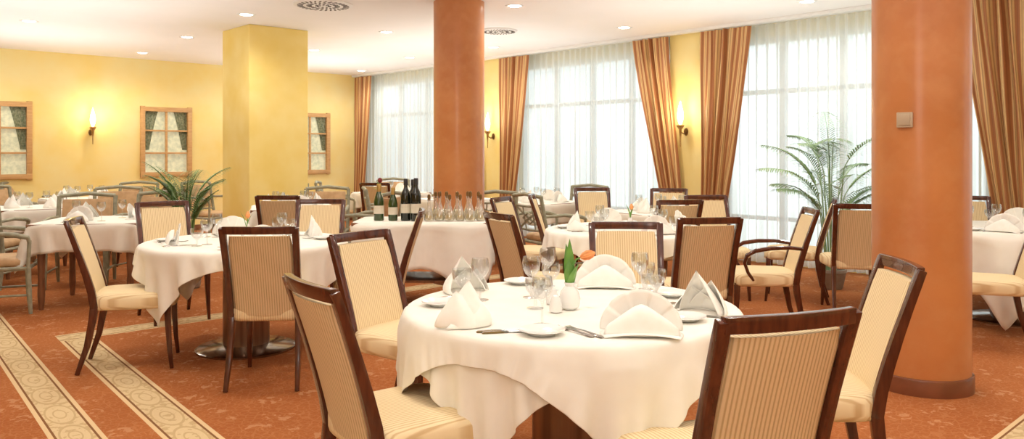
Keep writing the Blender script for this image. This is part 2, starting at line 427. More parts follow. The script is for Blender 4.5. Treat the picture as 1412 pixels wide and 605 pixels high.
# ------------------------------------------------------------------ ceiling fittings, added fill lights
root = empty('downlight'); info(root, 'small round recessed ceiling downlight, lit', 'downlight', 'recessed ceiling downlights')
b = MB(); b.lathe([(.064, .0), (.084, -.008), (.100, -.006), (.104, .0)], 24, capb=False, capt=False); b.obj('trim_ring', whitep, parent=root)
b = MB(); b.lathe([(.070, -.002), (.045, -.010)], 24, capb=False); b.obj('lamp', emitw, parent=root)
ld = bpy.data.lights.new('bulb', 'SPOT'); ld.energy = 56; ld.color = (1, .94, .84); ld.spot_size = math.radians(155); ld.spot_blend = .8; ld.shadow_soft_size = .10
lo = bpy.data.objects.new('bulb', ld); C.objects.link(lo); lo.parent = root; lo.location = (0, 0, -.03)
K = Kind(root)
for x, y in [(-5.82, 9.52), (-3.05, 9.07), (-4.45, 10.82), (-5.85, 12.5), (-3.05, 12.18), (-1.65, 10.37), (-1.7, 13.1), (.03, 8.54), (1.42, 10.0), (-.28, 11.85), (-7.3, 11.0), (-4.4, 13.6), (3.1, 8.3), (-2.9, 15.2),
             (-4.6, 7.7), (-1.6, 7.2), (1.6, 7.0), (-3.1, 6.1), (0, 5.6), (2.6, 5.3), (4.3, 5.2), (-1.6, 4.4), (1.2, 4.0), (-3.2, 3.6), (.1, 2.6), (2.8, 2.6), (-1.6, 1.5), (1.3, .8), (-.4, -.9), (4.4, 3.0)]:  # this row is out of view, added to light the room
    K.put(x, y, CEIL)
def ceiling_fill(u, v, su, sv, e, z=1.6, col=(1, .97, .93)):  # free-floating fill panel facing up, added to brighten the ceiling
    ld = bpy.data.lights.new('ceiling_fill_light', 'AREA'); ld.shape = 'RECTANGLE'; ld.size = su; ld.size_y = sv; ld.energy = e; ld.color = col
    lo = bpy.data.objects.new('ceiling_fill_light', ld); C.objects.link(lo); x, y = W(u, v); lo.location = (x, y, z)
    lo.rotation_euler = (pi, 0, ROOM)
for u, v, su, sv, e in [(2.0, 4.4, 2.6, 3, 28), (7.0, 4.2, 2.2, 3, 26), (1.8, 8.8, 2.8, 3.2, 38), (7.0, 8.9, 2.2, 3.4, 32), (2.2, 12.0, 2.8, 2, 31), (6.8, 12.2, 2.2, 2, 26)]:
    ceiling_fill(u, v, su, sv, e)
ceiling_fill(2.0, -1.0, 8, 3, 105)
ld = bpy.data.lights.new('front_fill_light', 'AREA'); ld.shape = 'DISK'; ld.size = 2.0; ld.energy = 42; ld.color = (1, .96, .9)  # fill added behind the camera, stands for no fitting
lo = bpy.data.objects.new('front_fill_light', ld); C.objects.link(lo); lo.location = (-1.4, -1.8, 2.3)
lo.rotation_euler = (Vector((.5, 5.5, .5))-Vector((-1.4, -1.8, 2.3))).to_track_quat('-Z', 'Y').to_euler()
def vent(x, y, r):
    b = MB(); b.lathe([(r, 0), (r, -.012), (r*.93, -.02), (0.02, -.02)], 48, capb=False)
    for rad, n, ln in ((.78, 30, .20), (.48, 20, .18), (.22, 10, .12)):
        for k in range(n):
            a = 2*pi*k/n
            b.box((r*rad*math.cos(a), r*rad*math.sin(a), -.021), (r*ln, r*.06, .004), 1, rz=a+.35)
    o = b.obj('ceiling_vent', [whitep, darkslot]); o.location = (x, y, CEIL)
    info(o, 'round white swirl air diffuser with dark slots in the ceiling', 'air vent', 'ceiling air diffusers')
vent(-2.02, 8.45, .31); vent(-.17, 10.25, .24); vent(-3.35, 11.0, .2)

# ------------------------------------------------------------------ wall sconces
root = empty('wall_sconce'); info(root, 'torch shaped brass wall sconce with glowing glass flame', 'wall lamp', 'torch wall sconces')
b = MB(); b.lathe([(.0, .0), (.020, .02), (.040, .08), (.045, .13), (.038, .20), (.022, .27), (.005, .34)], 20, c=(0, -.14, 0)); b.obj('lamp_shade', shadem, parent=root)
b = MB(); b.lathe([(.006, -.30), (.012, -.18), (.022, -.06), (.05, -.02), (.055, .0), (.03, .01)], 16, c=(0, -.14, 0)); b.obj('torch_stem', brass, parent=root)
rows = [[(r*math.cos(2*pi*j/16), yy, -.09+1.6*r*math.sin(2*pi*j/16)) for j in range(16)] for r, yy in ((.035, 0), (.032, -.014), (.01, -.018))]
b2 = MB(); b2.tube([(0, 0, -.09), (0, -.06, -.12), (0, -.11, -.10), (0, -.135, -.05)], .008); b2.grid(rows, True, 0, True, True); b2.obj('bracket', darkmetal, parent=root)
ld = bpy.data.lights.new('bulb', 'POINT'); ld.energy = 7; ld.color = (1, .80, .5); ld.shadow_soft_size = .05
lo = bpy.data.objects.new('bulb', ld); C.objects.link(lo); lo.parent = root; lo.location = (0, -.27, .2)
K = Kind(root)
x, y = W(3.70, V1); K.put(x, y, 1.78, ROOM, scale=.92)
x, y = W(U1-.26, 6.02); K.put(x, y, 1.72, ROOM-pi/2, scale=.92)
x, y = W(U1-.26, 9.82); K.put(x, y, 1.72, ROOM-pi/2, scale=.92)

# ------------------------------------------------------------------ chairs
def yb(z): return -.205-.155*max(0, (z-.42)/.52)**1.2
def dining_chair(arms=False):
    root = empty('dining_armchair' if arms else 'dining_chair')
    b = MB(); N = 40; rows = []
    def outline(sc):
        pts = []
        for j in range(N):
            a = 2*pi*j/N; c_, s_ = math.cos(a), math.sin(a)
            r = 1/((abs(c_))**6+(abs(s_))**6)**(1/6)
            X, Y = r*c_, r*s_
            hw = .232+.014*Y
            pts.append((X*hw*sc, .01+Y*.245*sc))
        return pts
    for z, sc in ((.385, .93), (.392, .98), (.41, 1.0), (.452, 1.0), (.470, .975), (.480, .92), (.486, .75), (.490, .4), (.491, .05)):
        rows.append([(x, y, z - .012*max(0, y/.235)**3*(1 if z > .4 else 0)) for x, y in outline(sc)])
    b.grid(rows, True, 0, True, True); b.obj('seat', fabric, parent=root, angle=60)
    b = MB(); rows = []; hw = .177
    prof = []
    for j in range(16):
        a = 2*pi*j/16; c_, s_ = math.cos(a), math.sin(a); r = 1/((abs(c_))**5+(abs(s_))**5)**(1/5)
        prof.append((r*c_, r*s_))
    zs = [.42+(.888-.42)*i/9 for i in range(10)]
    for i, z in enumerate(zs):
        k = 1 if 0 < i < 9 else .95
        for kk in ((.8, 1) if i == 0 else (1, .8) if i == 9 else (1,)):
            rows.append([(px*hw*(k if kk == 1 else .97*k), yb(z)+.004-.022*(1-min(1, abs(px))**2)+py*.020*kk, z) for px, py in prof])
    b.grid(rows, True, 0, True, True)
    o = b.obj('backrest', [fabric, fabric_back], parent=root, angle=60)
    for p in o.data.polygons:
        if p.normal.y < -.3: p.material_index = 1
    b = MB()
    for sx in (-1, 1):
        pts = [(sx*(.192+.010*(z-.42)/.52), yb(z), z) for z in (.40, .5, .6, .7, .8, .88, .935)]
        b.sweep(pts, [(.034, .046), (.034, .044), (.034, .040), (.034, .036), (.036, .032), (.038, .030), (.038, .028)])
    pts = [(x, yb(.92)-.02*(1-(x/.2)**2), .922) for x in (-.202, -.15, -.1, -.05, 0, .05, .1, .15, .202)]
    rows = [[(x, y-.014, z-.022), (x, y+.014, z-.022), (x, y+.010, z+.022), (x, y-.018, z+.022)] for x, y, z in pts]
    b.grid(rows, True, 0, True, True)
    b.obj('backrest_frame', wood, bevel=.004, parent=root)
    for sx in (-1, 1):
        b = MB(); b.sweep([(sx*.20, .21, .41), (sx*.20, .213, .28), (sx*.203, .222, .12), (sx*.206, .235, 0)], [(.042, .042), (.036, .036), (.028, .028), (.022, .022)])
        b.obj('leg', wood, bevel=.004, parent=root)
        b = MB(); b.sweep([(sx*.19, -.205, .43), (sx*.19, -.215, .33), (sx*.195, -.245, .17), (sx*.20, -.30, 0)], [(.034, .046), (.034, .044), (.030, .036), (.024, .026)])
        b.obj('leg', wood, bevel=.004, parent=root)
        if arms:
            b = MB(); b.tube([(sx*.205, -.25, .66), (sx*.235, -.15, .672), (sx*.255, -.02, .668), (sx*.262, .09, .65), (sx*.258, .15, .615), (sx*.25, .165, .56), (sx*.24, .14, .49), (sx*.228, .10, .43)],
                             [.013, .014, .016, .016, .015, .013, .012, .012], 10)
            b.obj('armrest', wood, parent=root)
    return root
root = dining_chair(); info(root, 'dark mahogany dining chair with striped cream upholstery', 'chair', 'striped dining chairs'); DC = Kind(root)
root = dining_chair(True); info(root, 'dark wooden armchair with curved arms and striped cream seat', 'armchair', 'curved arm dining chairs'); AC = Kind(root)

def sage_chair(padded):
    root = empty('armchair')
    if padded: info(root, 'sage green wooden armchair with beige upholstered back and seat', 'armchair', 'padded sage green armchairs')
    else: info(root, 'sage green wooden armchair with crossed back and beige seat', 'armchair', 'sage green armchairs')
    b = MB(); N = 28; rows = []
    for z, sc in ((.40, .95), (.415, 1), (.45, 1), (.468, .93), (.474, .5), (.475, .05)):
        row = []
        for j in range(N):
            a = 2*pi*j/N; c_, s_ = math.cos(a), math.sin(a); r = 1/((abs(c_))**6+(abs(s_))**6)**(1/6)
            row.append((r*c_*.25*sc, r*s_*.23*sc, z))
        rows.append(row)
    b.grid(rows, True, 0, True, True); b.obj('seat', leather, parent=root, angle=60)
    b = MB()
    for sy in (-.24, .24): b.tube([(-.27, sy, .385), (.27, sy, .385)], .017)
    for sx in (-.27, .27): b.tube([(sx, -.24, .385), (sx, .24, .385)], .017)
    for sx in (-.27, .27): b.tube([(sx, -.24, .16), (sx, .24, .16)], .010)
    b.obj('seat_frame', sage, parent=root)
    b = MB(); yy = lambda z: -.24-.10*(z-.4)/.5
    for sx in (-.27, .27): b.tube([(sx, yy(z), z) for z in (.38, .6, .8, .90)], .022, 10)
    for z in ((.90, .50) if padded else (.89, .78, .52)): b.tube([(-.27, yy(z), z), (0, yy(z)-.03, z+(.025 if z > .85 else 0)), (.27, yy(z), z)], .021 if z > .85 else .013, 10)
    if not padded:
        for k in (-1, 1):
            b.tube([(k*.25, yy(.53), .53), (0, yy(.65)-.02, .65), (-k*.25, yy(.77), .77)], .013)
            b.tube([(k*.09, yy(.53)-.02, .53), (k*.09, yy(.77)-.02, .77)], .008)
        b.tube([(-.12, yy(.65)-.02, .65), (0, yy(.72)-.02, .71), (.12, yy(.65)-.02, .65), (0, yy(.58)-.02, .59), (-.12, yy(.65)-.02, .65)], .010)
    b.obj('backrest_frame', sage, parent=root)
    if padded:
        b = MB(); rows = []
        for i, z in enumerate((.53, .54, .62, .70, .78, .85, .865)):
            kk = .8 if i in (0, 6) else 1
            row = []
            for j in range(16):
                a = 2*pi*j/16; c_, s_ = math.cos(a), math.sin(a); r = 1/((abs(c_))**5+(abs(s_))**5)**.2
                row.append((r*c_*.235*(.97 if kk < 1 else 1), yy(z)-.025*(1-min(1, abs(r*c_))**2)+r*s_*.024*kk, z))
            rows.append(row)
        b.grid(rows, True, 0, True, True); b.obj('backrest', leather, parent=root, angle=60)
    for sx in (-.27, .27):
        b = MB(); b.tube([(sx, yy(.68), .68), (sx*1.08, -.05, .69), (sx*1.1, .15, .67), (sx*1.05, .24, .645), (sx, .25, .60)], [.016, .018, .022, .02, .016], 10)
        b.tube([(sx, .25, .62), (sx, .24, .38)], .016); b.obj('armrest', sage, parent=root)
        for sy, o_ in ((.24, .02), (-.24, -.05)):
            b = MB(); b.tube([(sx, sy, .39), (sx, sy+o_*.4, .18), (sx, sy+o_, 0)], [.023, .021, .015], 10); b.obj('leg', sage, parent=root)
    return root
SX_ = Kind(sage_chair(False)); SP = Kind(sage_chair(True))

def chair(k, x, y, fx, fy, label=None, s=1): return k.put(x, y, 0, facing(fx, fy), label, s)
chair(DC, -.36, 2.74, .81, .58, 'striped cream dining chair, back turned, close to the laid round table')
chair(DC, .60, 2.37, -.33, .95, 'striped cream dining chair, back turned, pushed under the round table')
chair(DC, 1.13, 3.06, -.99, .12, 'striped cream dining chair standing sideways beside the terracotta column')
chair(DC, -.50, 3.93, .83, -.56)
chair(DC, .66, 4.36, -.05, -1)
chair(DC, 1.22, 5.42, -.15, .99)
chair(DC, .22, 5.62, .86, .45)
chair(DC, .22, 7.3, .85, -.4)
chair(DC, -1.44, 4.78, -.06, 1, 'mahogany dining chair, tan striped back turned, at the round table')
chair(DC, -2.43, 5.10, .93, .3)
chair(DC, -2.78, 6.5, .6, -.75)
chair(DC, -1.70, 6.75, .05, -1)
chair(DC, -1.02, 5.72, -.96, -.1)
chair(AC, 1.88, 5.95, -.98, .12)
chair(DC, 2.93, 6.80, .2, .98)
chair(DC, 2.62, 7.35, -.9, .35)
chair(DC, 1.95, 7.45, .1, -1)
chair(DC, 3.36, 5.58, -.93, .35)
chair(AC, 4.3, 7.35, -.3, -.95)
chair(DC, .55, 7.9, .9, -.1)
chair(DC, 1.0, 9.2, .1, -1)
chair(DC, 1.42, 7.35, -.2, .97)
chair(DC, 1.75, 9.0, -.3, -.95)
sg = [(-4.40, 6.82, .9, .35, 0), (-4.45, 8.15, .3, -.95, 1), (-3.95, 8.5, -.1, -1, 1), (-5.9, 8.3, .8, .4, 1), (-5.0, 9.9, .3, -1, 1), (.45, 8.75, .8, .5, 0), (-.3, 9.5, -.3, 1, 0),
      (-1.65, 8.8, -.9, .3, 1), (-1.55, 10.2, .9, .2, 0), (-3.3, 11.6, .2, -1, 1), (-.75, 11.6, .2, 1, 1), (-6.3, 9.6, 1, 0, 1), (-5.6, 11.6, .1, -1, 1), (-6.7, 10.5, .8, -.3, 1), (-4.6, 12.1, .8, -.4, 1),
      (-2.7, 12.4, .9, .1, 0), (-1.1, 12.7, -.9, -.3, 0), (.9, 10.7, -.5, -.8, 0), (-6.6, 8.6, .8, .3, 1), (-5.35, 7.1, -.9, .2, 1), (-5.35, 8.05, -.1, 1, 1),
      (-2.05, 13.3, 0, -1, 1), (-7.3, 12.0, .8, -.5, 1), (-2.35, 9.85, .1, -1, 1)]
for x, y, fx, fy, p in sg: chair(SP if p else SX_, x, y, fx, fy)
for x, y, fx, fy in [(-2.30, 8.1, 0, 1), (-.75, 9.75, -.1, 1), (-5.0, 10.7, -.9, -.1), (-1.9, 11.5, .1, .95), (-4.45, 9.3, -.9, -.2)]:
    chair(DC, x, y, fx, fy)

# ------------------------------------------------------------------ tables and cloths
def round_table(R):
    root = empty('dining_table'); info(root, 'round pedestal dining table with drum column and steel floor disc', 'table', 'round pedestal tables')
    b = MB(); b.lathe([(R-.04, .715), (R-.01, .72), (R-.01, .742), (R-.015, .745)], 48); b.obj('table_top', midwood, parent=root)
    b = MB(); b.lathe([(.15, .03), (.155, .05), (.155, .40), (.15, .62), (.19, .715)], 40); b.obj('pedestal', bronze, parent=root)
    b = MB(); b.lathe([(.335, 0), (.335, .012), (.32, .02), (.17, .035), (.155, .04)], 48); b.obj('base_plate', steel, parent=root)
    return root
RT1 = Kind(round_table(.64)); RT = Kind(round_table(.68))
root = empty('square_table'); info(root, 'square dining table on turned brown wooden legs', 'table', 'square wooden tables')
b = MB(); b.box((0, 0, .73), (.9, .9, .03)); b.obj('table_top', midwood, bevel=.004, parent=root)
b = MB(); b.box((0, 0, .68), (.76, .76, .07)); b.obj('apron', midwood, bevel=.003, parent=root)
for sx in (-1, 1):
    for sy in (-1, 1):
        b = MB(); b.lathe([(.018, 0), (.03, .12), (.026, .3), (.036, .55), (.03, .6), (.036, .66)], 14, c=(sx*.36, sy*.36, 0)); b.obj('leg', midwood, parent=root)
ST = Kind(root)

def drape_cloth(half, N, zt, R=None, box=None, steps=140, iters=48, under=None, seed=1, damp=.965):
    """position-based drape of a square linen cloth over a round (R) or square (box) table top"""
    rs = np.random.RandomState(seed)
    g = np.linspace(-half, half, N); gx, gy = np.meshgrid(g, g, indexing='ij')
    X = np.stack([gx, gy, np.full_like(gx, zt)], -1); X[..., 2] += .0005*rs.rand(N, N)
    X[..., :2] += .0008*rs.randn(N, N, 2)
    P = X.copy(); h = g[1]-g[0]
    def solve(A, B, L, k=1.0):
        d = B-A; l = np.sqrt((d*d).sum(-1))+1e-9
        c = d*((l-L)/l*(.5*k))[..., None]; A += c; B -= c
    def bend(A, B, L, k):
        d = B-A; l = np.sqrt((d*d).sum(-1))+1e-9
        s = np.minimum(l-L, 0)/l*(.5*k)
        c = d*s[..., None]; A += c; B -= c
    def collide(X, P):
        x, y, z = X[..., 0], X[..., 1], X[..., 2]
        if R is not None:
            r = np.sqrt(x*x+y*y)+1e-9; dep = R+.004-r
            m = (z < zt) & (dep > 0) & (z > zt-.06)
            top = m & ((zt-z) <= dep); sd = m & ~top
            z[top] = zt; sc = (R+.004)/r[sd]; x[sd] *= sc; y[sd] *= sc
        else:
            dx_ = box+.004-np.abs(x); dy_ = box+.004-np.abs(y); dep = np.minimum(dx_, dy_)
            m = (z < zt) & (dep > 0) & (z > zt-.06)
            top = m & ((zt-z) <= dep); sd = m & ~top
            z[top] = zt
            sx = sd & (dx_ <= dy_); sy = sd & (dx_ > dy_)
            x[sx] = np.sign(x[sx])*(box+.004); y[sy] = np.sign(y[sy])*(box+.004)
        P[..., 0][top] = x[top]; P[..., 1][top] = y[top]; P[..., 2][top] = z[top]
        if under is not None:
            tab, nth, nz, zlo = under
            m = (z < zt-.003) & (z > zlo)
            if m.any():
                xx, yy_, zz = x[m], y[m], z[m]; th = np.arctan2(yy_, xx); r = np.sqrt(xx*xx+yy_*yy_)
                it = ((th+pi)/(2*pi)*nth).astype(int) % nth; iz = np.clip(((zz-zlo)/(zt-zlo)*nz).astype(int), 0, nz-1)
                lim = tab[it, iz]; sc = np.where(r < lim, lim/r, 1.0)
                x[m] = xx*sc; y[m] = yy_*sc
        low = z < .01; z[low] = .01
    for st in range(steps):
        V = np.clip((X-P)*damp, -.02, .02); P = X.copy(); X = X+V; X[..., 2] -= 9.8/3600*.5
        for it in range(iters):
            for T in (X, X.transpose(1, 0, 2)):
                solve(T[0:-1:2], T[1::2], h); solve(T[1:-1:2], T[2::2], h)
            if it % 4 == 0:
                for a_, b_ in ((slice(0, -1), slice(1, None)), (slice(1, None), slice(0, -1))):
                    solve(X[0:-1:2, a_], X[1::2, b_], h*1.41421, .2); solve(X[1:-1:2, a_], X[2::2, b_], h*1.41421, .2)
                collide(X, P)
        for T in (X, X.transpose(1, 0, 2)):
            for s in range(8):
                A = T[s::8]; B = T[s+4::8]; n = min(len(A), len(B)); bend(A[:n], B[:n], 4*h, .15)
        collide(X, P)
    return X
def radial_table(X, rot, zt, nth=120, nz=24, depth=.55):
    """outer radius of an already draped cloth, seen in a frame turned by rot"""
    x, y, z = X[..., 0].ravel(), X[..., 1].ravel(), X[..., 2].ravel()
    th = np.arctan2(y, x)+rot; th = (th+pi) % (2*pi)-pi; r = np.hypot(x, y); zlo = zt-depth
    tab = np.zeros((nth, nz)); m = (z > zlo) & (z < zt-.001)
    it = ((th[m]+pi)/(2*pi)*nth).astype(int) % nth; iz = np.clip(((z[m]-zlo)/depth*nz).astype(int), 0, nz-1)
    np.maximum.at(tab, (it, iz), r[m]+.006)
    for _ in range(1): tab = np.maximum(tab, np.maximum(np.roll(tab, 1, 0), np.roll(tab, -1, 0)))
    t2 = tab.copy(); t2[:, 1:] = np.maximum(t2[:, 1:], tab[:, :-1]); t2[:, :-1] = np.maximum(t2[:, :-1], tab[:, 1:])
    return t2, nth, nz, zlo
def cloth_mesh(X, name='tablecloth', sub=1):
    b = MB(); b.grid([[tuple(map(float, p)) for p in row] for row in X])
    o = b.obj(name, linen, angle=180)
    so = o.modifiers.new('thickness', 'SOLIDIFY'); so.thickness = .0015; so.offset = 0
    if sub:
        ss = o.modifiers.new('smooth', 'SUBSURF'); ss.levels = 1; ss.render_levels = 1
    return o
def place_cloth(o, x, y, rot, label):
    o.location = (x, y, 0); o.rotation_euler = (0, 0, rot); info(o, label, 'tablecloth', 'white tablecloths'); return o

def cloth(x, y, z, rot, rim, outer, label, seed=0, waves=.03, NT=192, name='tablecloth', flare=.10, extra=0, cork=.05):
    rnd = random.Random(seed); ph = [rnd.random()*6.28 for _ in range(6)]
    a_, b_, n_ = rim; A, B = outer; cols = []
    tri = lambda ang: 1-2*abs(((ang/(2*pi)) % 1)*2-1)
    for j in range(NT):
        th = 2*pi*(j+.0)/NT; c, s = math.cos(th), math.sin(th)
        if abs(c) < 1e-9: c = 1e-9
        if abs(s) < 1e-9: s = 1e-9
        R = 1/((abs(c)/a_)**n_+(abs(s)/b_)**n_)**(1/n_)
        O = 1/((abs(c)/A)**60+(abs(s)/B)**60)**(1/60)
        gx = (abs(c)*R/a_)**(n_-1)/a_*(1 if c > 0 else -1); gy = (abs(s)*R/b_)**(n_-1)/b_*(1 if s > 0 else -1)
        nl = math.hypot(gx, gy); nx, ny = gx/nl, gy/nl
        col = [(R*.25*c, R*.25*s, z), (R*.6*c, R*.6*s, z), (R*.9*c, R*.9*s, z), (R*.985*c, R*.985*s, z)]
        D = max(.02, O-R)
        s2 = abs(math.sin(2*th)); cor = s2**22*1.1+s2**4*.25-.55*(s2**5-s2**14); side = abs(math.sin(4*th))**2
        for i in range(1, 13):
            q = i/12*D; k = min(1, q/.28)
            w = tri(9*th+ph[0])*.45+math.sin(14*th+ph[1])*.35+tri(23*th+ph[2])*.25
            off = .010+flare*q+waves*k*w+(cork*cor-.02*side)*k+extra*min(1, q/.06)
            if i == 1: off = .010+.2*q+extra*.3
            col.append((R*c+nx*off, R*s+ny*off, z-.002-q*.97))
        cols.append(col)
    b = MB(); rows = [[cols[j][i] for j in range(NT)] for i in range(len(cols[0]))]
    b.grid(rows, True, 0, True, False)
    o = b.obj(name, linen, angle=75)
    so = o.modifiers.new('thickness', 'SOLIDIFY'); so.thickness = .0015; so.offset = 1
    return place_cloth(o, x, y, rot, label)
TZ = .7475
T1 = (.235, 3.13)
RT1.put(*T1, 0, 0, 'round pedestal table carrying the fully laid white cloth')
ra, rb_ = math.radians(12), math.radians(-33)
XU = drape_cloth(.745, 83, TZ, R=.645, seed=3)
place_cloth(cloth_mesh(XU), *T1, ra, 'white linen undercloth hanging in soft folds from the round table')
XO = drape_cloth(.735, 83, TZ+.003, R=.650, seed=5, under=radial_table(XU, ra-rb_, TZ))
place_cloth(cloth_mesh(XO), *T1, rb_, 'white linen overlay cloth under the place settings')
XR = drape_cloth(.79, 69, TZ, R=.685, seed=8)
base_round = cloth_mesh(XR)
T2 = (-1.85, 5.5); RT.put(*T2); place_cloth(base_round, *T2, math.radians(12), 'white linen cloth draped over the round table')
T5 = (.95, 6.35); RT.put(*T5); o = base_round.copy(); C.objects.link(o); place_cloth(o, *T5, math.radians(30), 'white linen cloth draped over the round table')
T7 = (4.08, 6.45); RT.put(*T7); cloth(*T7, TZ, math.radians(10), (.685, .685, 2), (1.0, 1.0), 'long white linen cloth hanging low over the round table', 10, flare=.06)
T3 = (-3.78, 7.25)
XS = drape_cloth(.69, 57, TZ, box=.452, seed=21, steps=110)
base_sq = cloth_mesh(XS, sub=0); sq_used = [False]
def sq(x, y, rot):
    ST.put(x, y, 0, rot)
    if sq_used[0]: o = base_sq.copy(); C.objects.link(o)
    else: o = base_sq; sq_used[0] = True
    place_cloth(o, x, y, rot, 'white linen cloth hanging over the square table')
sq(*T3, math.radians(10))
FT = [(1.55, 8.25, .5), (-2.5, 9.0, .3), (-5.4, 9.0, .75), (-.75, 10.6, .75), (-3.9, 12.7, .75), (-5.8, 10.7, .75), (-1.9, 12.4, .75), (.35, 10.0, .75), (-6.1, 7.3, .6)]
for i, (x, y, r) in enumerate(FT): sq(x, y, r+(pi/2)*(i % 4))
SX, SY = -.80, 7.25
root = empty('service_table'); info(root, 'rectangular sideboard table carrying wine and oil bottles', 'table'); root.location = (SX, SY, 0)
b = MB(); b.box((0, 0, .73), (1.22, .66, .03)); b.obj('table_top', midwood, bevel=.004, parent=root)
for sx in (-1, 1):
    for sy in (-1, 1):
        b = MB(); b.sweep([(sx*.56, sy*.28, 0), (sx*.56, sy*.28, .715)], (.045, .045), side=(1, 0, 0)); b.obj('leg', midwood, bevel=.003, parent=root)
b = MB(); b.box((0, 0, .22), (1.1, .54, .02)); b.obj('shelf', midwood, bevel=.003, parent=root)
cloth(SX, SY, TZ, 0, (.615, .335, 16), (1.03, .75), 'white linen cloth over the bottle table', 50, waves=.008, NT=224, flare=.03, cork=.02)

# ------------------------------------------------------------------ tableware
b = MB(); b.lathe([(.001, 0), (.034, .001), (.035, .003), (.006, .006), (.0042, .012), (.004, .075), (.007, .085), (.024, .100), (.036, .122), (.038, .145), (.033, .172), (.0322, .172), (.0368, .145), (.0345, .124), (.022, .103), (.001, .09)], 24, capb=False, capt=False)
o = b.obj('wine_glass', glass); info(o, 'clear stemmed wine glass standing on the tablecloth', 'glass', 'wine glasses'); WG = Kind(o)
b = MB(); b.lathe([(.001, 0), (.032, .001), (.033, .003), (.007, .007), (.006, .04), (.02, .052), (.037, .075), (.041, .098), (.039, .118), (.0382, .118), (.040, .098), (.036, .077), (.018, .056), (.001, .048)], 24, capb=False, capt=False)
o = b.obj('water_goblet', glass); info(o, 'short clear water goblet standing on the tablecloth', 'glass', 'water goblets'); GG = Kind(o)
b = MB(); b.lathe([(.001, .002), (.045, .001), (.048, .004), (.060, .009), (.077, .016), (.078, .018), (.060, .012), (.047, .007), (.001, .006)], 40, capb=False, capt=False)
o = b.obj('bread_plate', china); info(o, 'small round white china bread plate', 'plate', 'bread plates'); PL = Kind(o)
def knife():
    root = empty('table_knife'); info(root, 'polished steel table knife lying on the tablecloth', 'knife', 'table knives')
    b = MB(); rows = []
    for x, w, h in ((0, .004, .002), (.005, .008, .003), (.04, .0085, .0035), (.085, .007, .003), (.09, .004, .002)):
        rows.append([(x, -w, 0), (x, w, 0), (x, w*.8, h*2), (x, -w*.8, h*2)])
    b.grid(rows, True, 0, True, True); b.obj('handle', steel, parent=root)
    b = MB(); rows = []
    for x, w0, w1 in ((.089, -.004, .004), (.10, -.009, .007), (.16, -.011, .007), (.19, -.009, .007), (.210, .0, .005)):
        rows.append([(x, w0, .0025), (x, w1, .0015), (x, w1, .004), (x, w0, .0032)])
    b.grid(rows, True, 0, True, True); b.obj('blade', steel, parent=root); return root
def fork():
    root = empty('table_fork'); info(root, 'polished steel table fork lying on the tablecloth', 'fork', 'table forks')
    b = MB(); rows = []
    for x, w, z in ((0, .005, .001), (.01, .010, .002), (.05, .007, .004), (.10, .004, .006), (.125, .0045, .005)):
        rows.append([(x, -w, z), (x, w, z), (x, w*.8, z+.0025), (x, -w*.8, z+.0025)])
    b.grid(rows, True, 0, True, True); b.obj('handle', steel, parent=root)
    b = MB(); b.grid([[(x, -w, z), (x, w, z), (x, w, z+.002), (x, -w, z+.002)] for x, w, z in ((.123, .003, .005), (.135, .011, .003), (.15, .0125, .002))], True, 0, True, True)
    for k in range(4):
        yk = (-1.5+k)*.0068
        b.grid([[(x, yk-w, z), (x, yk+w, z), (x, yk+w, z+.0018), (x, yk-w, z+.0018)] for x, w, z in ((.148, .0022, .002), (.17, .0016, .002), (.193, .0008, .005))], True, 0, True, True)
    b.obj('tines', steel, parent=root); return root
KN = Kind(knife()); FK = Kind(fork())

def napkin_fan():
    root = empty('folded_napkin'); info(root, 'white linen napkin folded into a standing fan', 'napkin', 'folded linen napkins')
    b = MB(); n = 85; rows = []; NPL = 5
    for i in range(11):
        t = i/10; row = []
        for j in range(n):
            q = j/(n-1)*NPL; fr = q-math.floor(q)
            a = math.radians(3+174*j/(n-1)); r = .012+.128*t*(1-.03*(2*fr-1)**4)
            saw = (fr if fr < .85 else (1-fr)/.15*.85)*.007*t
            row.append((-r*math.cos(a), .02*(1-t)-saw+.035*math.sin(a)*t, .004+r*math.sin(a)*.98))
        rows.append(row)
    b.grid(rows); b.obj('pleated_fan', napk, parent=root, angle=50)
    b = MB(); rows = []
    for i in range(10):
        t = i/9; row = []
        for j in range(25):
            s = -1+2*j/24; wdt = .125*(1-.40*t*t)
            row.append((s*wdt, -.065+.058*t+.02*s*s*(1-t)-.012*math.sin(pi*t), .003+.095*math.sin(t*pi/2)*(1-.55*abs(s)**1.6)))
        rows.append(row)
    b.grid(rows); b.obj('front_fold', napk, parent=root)
    b = MB(); b.grid([[(s*(.14-.25*abs(y+.01)), y, .002+.012*(1-s*s)*(y < -.02)) for s in [k/8-1 for k in range(17)]] for y in (-.085, -.05, -.02, .0, .035)]); b.obj('base_fold', napk, parent=root)
    for c in root.children:
        so = c.modifiers.new('thickness', 'SOLIDIFY'); so.thickness = .002
    return root
def napkin_peak():
    root = empty('folded_napkin'); info(root, 'white linen napkin folded into a pointed standing cone', 'napkin', 'folded linen napkins')
    for k, (rb, h, tx, ty, a0, a1) in enumerate([(.088, .155, .02, .0, -200, 20), (.099, .122, -.035, -.015, 170, 330), (.103, .092, .045, -.02, 215, 400)]):
        b = MB(); rows = []
        for i in range(12):
            t = i/11; row = []
            for j in range(25):
                s = j/24; a = math.radians(a0+(a1-a0)*s)
                r = rb*(1-t**1.6)*(1+.07*math.sin(s*12+k))
                hh = h*t*(1-.35*abs(s-.5)*2*(1-t))
                row.append((tx*t+r*math.cos(a), ty*t+r*.75*math.sin(a), .003+hh))
            rows.append(row)
        b.grid(rows); o = b.obj('folded_layer', napk, parent=root, angle=60)
        so = o.modifiers.new('thickness', 'SOLIDIFY'); so.thickness = .002
    return root
NF = Kind(napkin_fan()); NP = Kind(napkin_peak())
Z = .7525; ZL = .749
